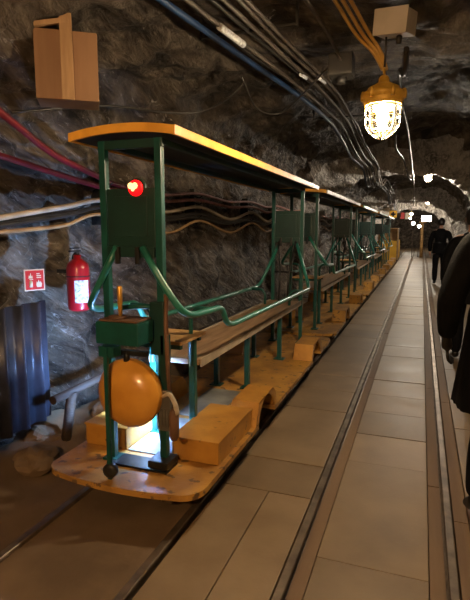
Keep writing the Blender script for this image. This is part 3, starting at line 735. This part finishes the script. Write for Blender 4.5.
# corrugated sheet
cs = MB(); t = bmesh.new(); n = 90; A = []
for k in range(n+1):
    y = 1.80+.90*k/n; ph_ = (k % 15)/15
    d = .045*(.5-.5*math.cos(2*PI*min(1, ph_*1.6))) if ph_ < .625 else 0
    A.append([t.verts.new((-2.40+.03+d+off, y, z)) for off in (0, -.012) for z in (.22, 1.03)])
for u, v in zip(A, A[1:]):
    t.faces.new((u[0], v[0], v[1], u[1])); t.faces.new((u[3], v[3], v[2], u[2])); t.faces.new((u[1], v[1], v[3], u[3])); t.faces.new((u[2], v[2], v[0], u[0]))
t.faces.new((A[0][0], A[0][1], A[0][3], A[0][2])); t.faces.new((A[-1][2], A[-1][3], A[-1][1], A[-1][0]))
for f in t.faces: f.smooth = True
cs.add(t); tag(cs.build('corrugated_sheet', 'panel', rot=(0, 0, 0)), 'dark blue-grey ribbed metal sheet standing against the left wall', 'metal sheet')
# low wooden rail and prop along wall
wr = empty('wooden_barrier', (-2.2, 2.7, 0)); tag(wr, 'low dark wooden barrier rail along the left wall behind the train', 'barrier')
b = MB(); b.tube([(-2.22, 2.55, .39), (-2.2, 3.4, .41), (-2.18, 6.5, .43)], .030, 8); o = b.build('rail_pole', 'wood_dark', wr); o.location = (2.2, -2.7, 0)
for y in (2.72, 4.6, 6.4):
    b = MB(); b.tube([(-2.24, y-.05, .02), (-2.2, y, .40)], .035, 8); o = b.build('barrier_post', 'wood_dark', wr); o.location = (2.2, -2.7, 0)
# rocks on the bank
for i, (x, y, r, lab) in enumerate(((-2.2, 2.35, .13, 'brown boulder on the ground at the left edge, below the ribbed sheet'), (-2.05, 2.85, .11, 'brown stone lying beside the train deck, left of the battery box'), (-2.38, 2.62, .12, 'dark stone under the ribbed metal sheet, against the wall'), (-2.30, 3.3, .12, 'dark stone lying under the wooden barrier rail'))):
    b = MB(); t = bmesh.new(); bmesh.ops.create_icosphere(t, subdivisions=3, radius=r)
    for v in t.verts:
        k = noise.fractal(v.co*7+Vector((i*3, 0, 0)), 1, 2, 3); v.co *= 1+.45*k; v.co.z *= .6
    for f in t.faces: f.smooth = False
    b.add(t); tag(b.build('rock', 'dirt', loc=(x, y, .08)), lab, 'rock')
# wooden box upper left
wb = empty('wooden_box', (-1.86, 2.38, 2.21)); tag(wb, 'brown plywood box with a pale upright lath on its face, high on the left wall', 'box'); wb.rotation_euler = (0, 0, .62)
b = MB(); b.box(-.165, .165, 0, .22, 0, .36, .006); b.build('box_body', 'plywood', wb)
b = MB(); b.box(-.03, .035, -.028, -.001, -.005, .44, .004); b.build('upright_lath', 'lath', wb)
b = MB(); b.box(-.16, .02, -.03, -.001, .375, .40, .003, rot=(0, -.22, 0)); b.build('lid_strip', 'lath', wb)

# ---------------------------------------------------------------- far signs
def hang_sign(x, y, z, w, h, face, lab, name):
    r = empty(name, (x, y, z)); tag(r, lab, 'sign')
    b = MB(); b.box(-w/2, w/2, -.01, .01, -h/2, h/2, .004); b.build('sign_board', face, r)
    b = MB()
    for s in (-1, 1): b.tube([(s*w*.35, 0, h/2), (s*w*.35, 0, 2.62-z)], .006, 6)
    b.build('sign_wire', 'cable_dark', r)
    return r
s1 = hang_sign(-1.15, 22.0, 2.15, .30, .28, 'sign_yellow', 'small yellow sign with a black cross hanging above the locomotive', 'yellow_sign')
b = MB(); b.box(-.035, .035, -.018, -.011, -.10, .10); b.box(-.10, .10, -.018, -.011, -.035, .035); b.build('cross_mark', 'black', s1)
hang_sign(-.78, 22.0, 2.08, .15, .26, 'sign_red', 'narrow red sign hanging right of the yellow cross sign', 'red_sign')
hang_sign(-.60, 22.0, 2.07, .15, .26, 'sign_white', 'narrow white sign hanging right of the red sign', 'white_sign')

# ---------------------------------------------------------------- people
def skinned(chains, name, sub=2):
    """chains: list of [ (x,y,z,r), ... ] ; a chain may start with an int = index of existing vertex"""
    verts, edges, rad, roots = [], [], [], []
    for ch in chains:
        prev = None
        for it in ch:
            if isinstance(it, int): prev = it; continue
            verts.append(it[:3]); rad.append(it[3] if not isinstance(it[3], tuple) else it[3]); i = len(verts)-1
            if prev is None: roots.append(i)
            else: edges.append((prev, i))
            prev = i
    me = bpy.data.meshes.new(name); me.from_pydata(verts, edges, [])
    o = bpy.data.objects.new(name, me); col.objects.link(o)
    md = o.modifiers.new('s', 'SKIN'); md.use_smooth_shade = True
    sv = me.skin_vertices[0].data if me.skin_vertices else None
    if sv is None:
        import bmesh as _b
        bm = _b.new(); bm.from_mesh(me); lay = bm.verts.layers.skin.verify(); bm.to_mesh(me); bm.free(); sv = me.skin_vertices[0].data
    for i, r in enumerate(rad): sv[i].radius = r if isinstance(r, tuple) else (r, r); sv[i].use_root = i in roots
    ss = o.modifiers.new('u', 'SUBSURF'); ss.levels = sub; ss.render_levels = sub
    return o
def bake(o, extra=None, voxel=None):
    """evaluate modifiers, add extra bmesh, fuse into one continuous surface"""
    bpy.context.view_layer.update()
    dg = bpy.context.evaluated_depsgraph_get()
    me = bpy.data.meshes.new_from_object(o.evaluated_get(dg))
    o.modifiers.clear()
    if extra:
        bm = bmesh.new(); bm.from_mesh(me); t = bpy.data.meshes.new('t'); extra.to_mesh(t); extra.free(); bm.from_mesh(t); bpy.data.meshes.remove(t)
        bm.to_mesh(me); bm.free()
    old = o.data; o.data = me; bpy.data.meshes.remove(old)
    if voxel:
        r = o.modifiers.new('r', 'REMESH'); r.mode = 'VOXEL'; r.voxel_size = voxel; r.use_smooth_shade = True
        sm = o.modifiers.new('m', 'SMOOTH'); sm.iterations = 2
        bpy.context.view_layer.update(); dg = bpy.context.evaluated_depsgraph_get()
        me2 = bpy.data.meshes.new_from_object(o.evaluated_get(dg)); o.modifiers.clear(); o.data = me2; bpy.data.meshes.remove(me)
    for p in o.data.polygons: p.use_smooth = True
    return o
def head_bm(c, yaw=0):
    t = bmesh.new(); bmesh.ops.create_uvsphere(t, u_segments=28, v_segments=20, radius=1)
    for v in t.verts:
        x, y, z = v.co
        sx, sy, sz = .076, .096, .118
        if z < 0: sx *= 1-.28*(-z)**1.4; sy *= 1-.20*(-z)
        q = Vector((x*sx, y*sy, z*sz))
        if y > 0 and z < -.35: q.y += .012*(-z)                      # chin
        if y > .6 and -.05 < z < .25 and .25 < abs(x) < .6: q.y -= .010  # eye sockets
        if y > .7 and abs(x) < .35 and z > .25: q.y += .003          # brow
        v.co = q
    def blob(p, s):
        r = bmesh.ops.create_icosphere(t, subdivisions=2, radius=1)
        for v in r['verts']: v.co = Vector((v.co.x*s[0]+p[0], v.co.y*s[1]+p[1], v.co.z*s[2]+p[2]))
    blob((0, .098, -.018), (.012, .020, .022)); blob((0, .092, .006), (.008, .012, .026))      # nose
    blob((0, .090, -.056), (.024, .008, .006)); blob((0, .088, -.067), (.020, .008, .006))      # lips
    for s in (-1, 1):
        blob((s*.030, .084, .008), (.014, .010, .009)); blob((s*.030, .090, .028), (.020, .006, .005))   # eyes, brows
        blob((s*.078, -.005, -.008), (.010, .018, .030)); blob((s*.076, .0, -.032), (.008, .010, .012))     # ears
    bmesh.ops.rotate(t, cent=(0, 0, 0), matrix=Matrix.Rotation(yaw, 3, 'Z'), verts=t.verts)
    bmesh.ops.translate(t, vec=c, verts=t.verts)
    return t
def person(loc, rz, label, pose, size=1.0, coat_len=.62, gloves=False, voxel=.009):
    root = empty('person', loc, rz); root.scale = (size,)*3
    tag(root, label, 'person')
    P = pose
    Lh, Rh = P['hipL'], P['hipR']
    ch = [[(0, 0, .96, .12), (0, .005, 1.10, .115), (0, .0, 1.25, .135), (0, -.005, 1.38, .12), (0, .0, 1.47, .058), (0, .012, 1.55, .052), (0, .018, 1.60, .055)]]
    idx = 7
    for s, k in ((-1, 'L'), (1, 'R')):
        kn, an, to = P['knee'+k], P['ankle'+k], P['toe'+k]
        ch.append([0, (s*.095, 0, .88, .088), ((s*.10+kn[0])/2, kn[1]/2, (.88+kn[2])/2, .078), (*kn, .056), ((kn[0]+an[0])/2, (kn[1]+an[1])/2-.012, (kn[2]+an[2])/2+.04, .044), (*an, .036), (*to, .03)])
        idx += 6
    for s, k in ((-1, 'L'), (1, 'R')):
        el, wr_, ha = P['elbow'+k], P['wrist'+k], P['palm'+k]
        ch.append([3, (s*.12, -.005, 1.415, .065), (s*.19, -.005, 1.40, .058), (*el, .042), ((el[0]*.6+wr_[0]*.4), (el[1]*.6+wr_[1]*.4), (el[2]*.6+wr_[2]*.4), .040), (*wr_, .026), (*ha, (.016, .034))])
        # fingers, each its own chain rooted in the palm
        W = Vector(wr_); Hh = Vector(ha); d = (Hh-W).normalized()
        side = Vector((0, 1, 0)); side = (side-d*side.dot(d)).normalized(); inn = d.cross(side)*(-s)
        if inn.x*s > 0: inn = -inn
        for j, ln in enumerate((.072, .080, .074, .058)):
            o_ = side*(.030-.020*j); base = Hh+o_*.8
            a = base+d*.035+o_*.2; b_ = a+(d*.8+inn*.35).normalized()*ln*.45; c_ = b_+(d*.45+inn*.8).normalized()*ln*.35
            ch.append([(*base, .010), (*a, .010), (*b_, .0088), (*c_, .0075)])
        tb = W+(Hh-W)*.45+side*.024
        t1 = tb+(side*.7+d*.6+inn*.3).normalized()*.036; t2 = t1+(side*.2+d*.9+inn*.4).normalized()*.030
        ch.append([(*tb, .014), (*t1, .011), (*t2, .009)])
    body = skinned(ch, 'body'); body = bake(body, head_bm((0, .03, 1.645), P.get('yaw', 0)), voxel)
    body.data.materials.clear(); body.data.materials.append(M['skin']); body.data.materials.append(M['shoe']); body.parent = root
    if gloves:
        for p in body.data.polygons:
            if abs(p.center.x) > .19 and p.center.z < .95: p.material_index = 1
    # jacket: torso, sleeves, skirt
    jc = [[(0, 0, .93, (.165, .125)), (0, .0, 1.08, (.155, .125)), (0, .0, 1.25, (.165, .14)), (0, -.005, 1.37, (.15, .125)), (0, .0, 1.465, .078), (0, .008, 1.50, .070)]]
    for s, k in ((-1, 'L'), (1, 'R')):
        el, wr_ = P['elbow'+k], P['wrist'+k]
        jc.append([3, (s*.13, -.005, 1.405, .080), (s*.19, -.005, 1.39, .074), (*el, .068), ((el[0]+wr_[0])/2, (el[1]+wr_[1])/2, (el[2]+wr_[2])/2, .060), (*(Vector(el).lerp(Vector(wr_), .97)), .046)])
    j = skinned(jc, 'coat')
    t = bmesh.new(); n = 32; rings = []
    zs = [1.12, 1.0, .9, .8, .7, coat_len] if coat_len < .75 else [1.12, 1.0, .93, coat_len]
    for q, z in enumerate(zs+zs[::-1]):
        inner = q >= len(zs); f = (1.12-z)/.5
        ring = []
        for k in range(n):
            a = 2*PI*k/n; fold = 1+.035*f*math.sin(5*a+1)+.02*f*math.sin(9*a)
            rx = (.178+.06*f)*fold-(.018 if inner else 0); ry = (.140+.06*f+abs(P['sway'])*f*.6)*fold-(.018 if inner else 0)
            ring.append(t.verts.new((rx*math.cos(a), ry*math.sin(a)+P['sway']*f*.3, z)))
        rings.append(ring)
    rings.append(rings[0])
    for a, c in zip(rings, rings[1:]):
        for k in range(n): t.faces.new((a[k], a[(k+1) % n], c[(k+1) % n], c[k]))
    bmesh.ops.recalc_face_normals(t, faces=t.faces)
    j = bake(j, t, .012); j.data.materials.clear(); j.data.materials.append(M['coat']); j.parent = root
    tc = [[(0, 0, .97, (.135, .11)), (0, 0, .90, (.13, .11))]]
    for s, k in ((-1, 'L'), (1, 'R')):
        kn, an = P['knee'+k], P['ankle'+k]
        tc.append([1, (s*.095, 0, .84, .105), ((s*.10+kn[0])/2, kn[1]/2, (.86+kn[2])/2, .095), (*kn, .075), (*(Vector(kn).lerp(Vector(an), .5)+Vector((0, -.008, .02))), .080), (*(Vector(kn).lerp(Vector(an), 1.02)), .058)])
    tr = skinned(tc, 'trousers'); tr = bake(tr, None, .012); tr.data.materials.clear(); tr.data.materials.append(M['trousers']); tr.parent = root
    for s, k in ((-1, 'L'), (1, 'R')):
        an, to = Vector(P['ankle'+k]), Vector(P['toe'+k]); d = (to-an)
        fl = Vector((d.x, d.y, d.z)).normalized()
        perp = Vector((0, -fl.z, fl.y)) if fl.y > .3 else Vector((0, 0, 1))
        heel = an-fl*.03+Vector((0, 0, -.035))
        sh = skinned([[(*(an+Vector((0, 0, .03))), .046), (*(an.lerp(heel, .6)), (.044, .050)), (*(an.lerp(to, .55)+Vector((0, 0, -.012))), (.043, .040)), (*(to), (.046, .032)), (*(to+fl*.05), (.032, .024))]], 'shoe')
        sh = bake(sh, None, .008); sh.data.materials.clear(); sh.data.materials.append(M['shoe']); sh.parent = root
    # hair
    t = bmesh.new(); bmesh.ops.create_uvsphere(t, u_segments=28, v_segments=18, radius=1)
    for v in t.verts:
        x, y, z = v.co; k = 1+.05*noise.noise(v.co*6)
        v.co = Vector((x*.086*k, (y*.106-.006)*k, z*.122*k+.008))
    bmesh.ops.delete(t, geom=[v for v in t.verts if v.co.z < -.072 or (v.co.y > .035 and v.co.z < .055) or (abs(v.co.x) > .05 and v.co.z < -.01 and v.co.y > -.03)], context='VERTS')
    bmesh.ops.rotate(t, cent=(0, 0, 0), matrix=Matrix.Rotation(P.get('yaw', 0), 3, 'Z'), verts=t.verts)
    bmesh.ops.translate(t, vec=(0, .03, 1.645), verts=t.verts)
    for f in t.faces: f.smooth = True
    b = MB(); b.add(t); h = b.build('hair', 'hair', root)
    md = h.modifiers.new('t', 'SOLIDIFY'); md.thickness = .01; md.offset = 0
    return root
walk = dict(kneeL=(-.06, .06, .50), ankleL=(-.10, -.03, .13), toeL=(-.11, .09, .05), kneeR=(.10, .16, .50), ankleR=(.10, .25, .09), toeR=(.11, .38, .045), hipL=0, hipR=0,
            elbowL=(-.27, -.03, 1.12), wristL=(-.27, .12, .90), palmL=(-.262, .155, .825), elbowR=(.26, -.08, 1.12), wristR=(.27, -.05, .87), palmR=(.265, -.04, .79), sway=.02)
stroll = dict(kneeL=(-.10, .10, .49), ankleL=(-.10, .12, .09), toeL=(-.11, .25, .045), kneeR=(.10, .02, .49), ankleR=(.10, -.17, .12), toeR=(.10, -.06, .05), hipL=0, hipR=0,
              elbowL=(-.26, -.08, 1.13), wristL=(-.25, -.08, .88), palmL=(-.245, -.075, .80), elbowR=(.26, -.05, 1.13), wristR=(.26, .06, .89), palmR=(.255, .08, .81), sway=.0)
person((.43, 2.70, 0.0), 0, 'person in a long black coat striding away at the right edge, closest to the camera', walk, 1.04, .60, True)
person((.53, 6.1, 0.0), 0, 'person in dark clothes ahead, partly hidden behind the nearest black coat', stroll, .99, .70, voxel=.012)
person((.49, 14.8, 0.0), 0, 'person in dark jacket and trousers walking away between the rails far ahead', stroll, 1.03, .84, voxel=.013)

# ---------------------------------------------------------------- world, camera, view
w = bpy.data.worlds.new('w'); scene.world = w; w.use_nodes = True
w.node_tree.nodes['Background'].inputs[0].default_value = (.02, .018, .016, 1); w.node_tree.nodes['Background'].inputs[1].default_value = .2
cam = bpy.data.cameras.new('cam'); co = bpy.data.objects.new('cam', cam); col.objects.link(co)
cam.sensor_fit = 'AUTO'; cam.sensor_width = 36; cam.lens = 30.0; cam.clip_start = .05; cam.clip_end = 200
ph = math.atan(70/500); th = math.atan(187/500*math.cos(ph))
co.location = (0, 0, 1.5); co.rotation_euler = (PI/2-ph, 0, th)
scene.camera = co
scene.view_settings.view_transform = 'Standard'; scene.view_settings.look = 'None'; scene.view_settings.gamma = 1
scene.view_settings.exposure = 0.42
try: scene.cycles.use_denoising = True
except Exception: pass
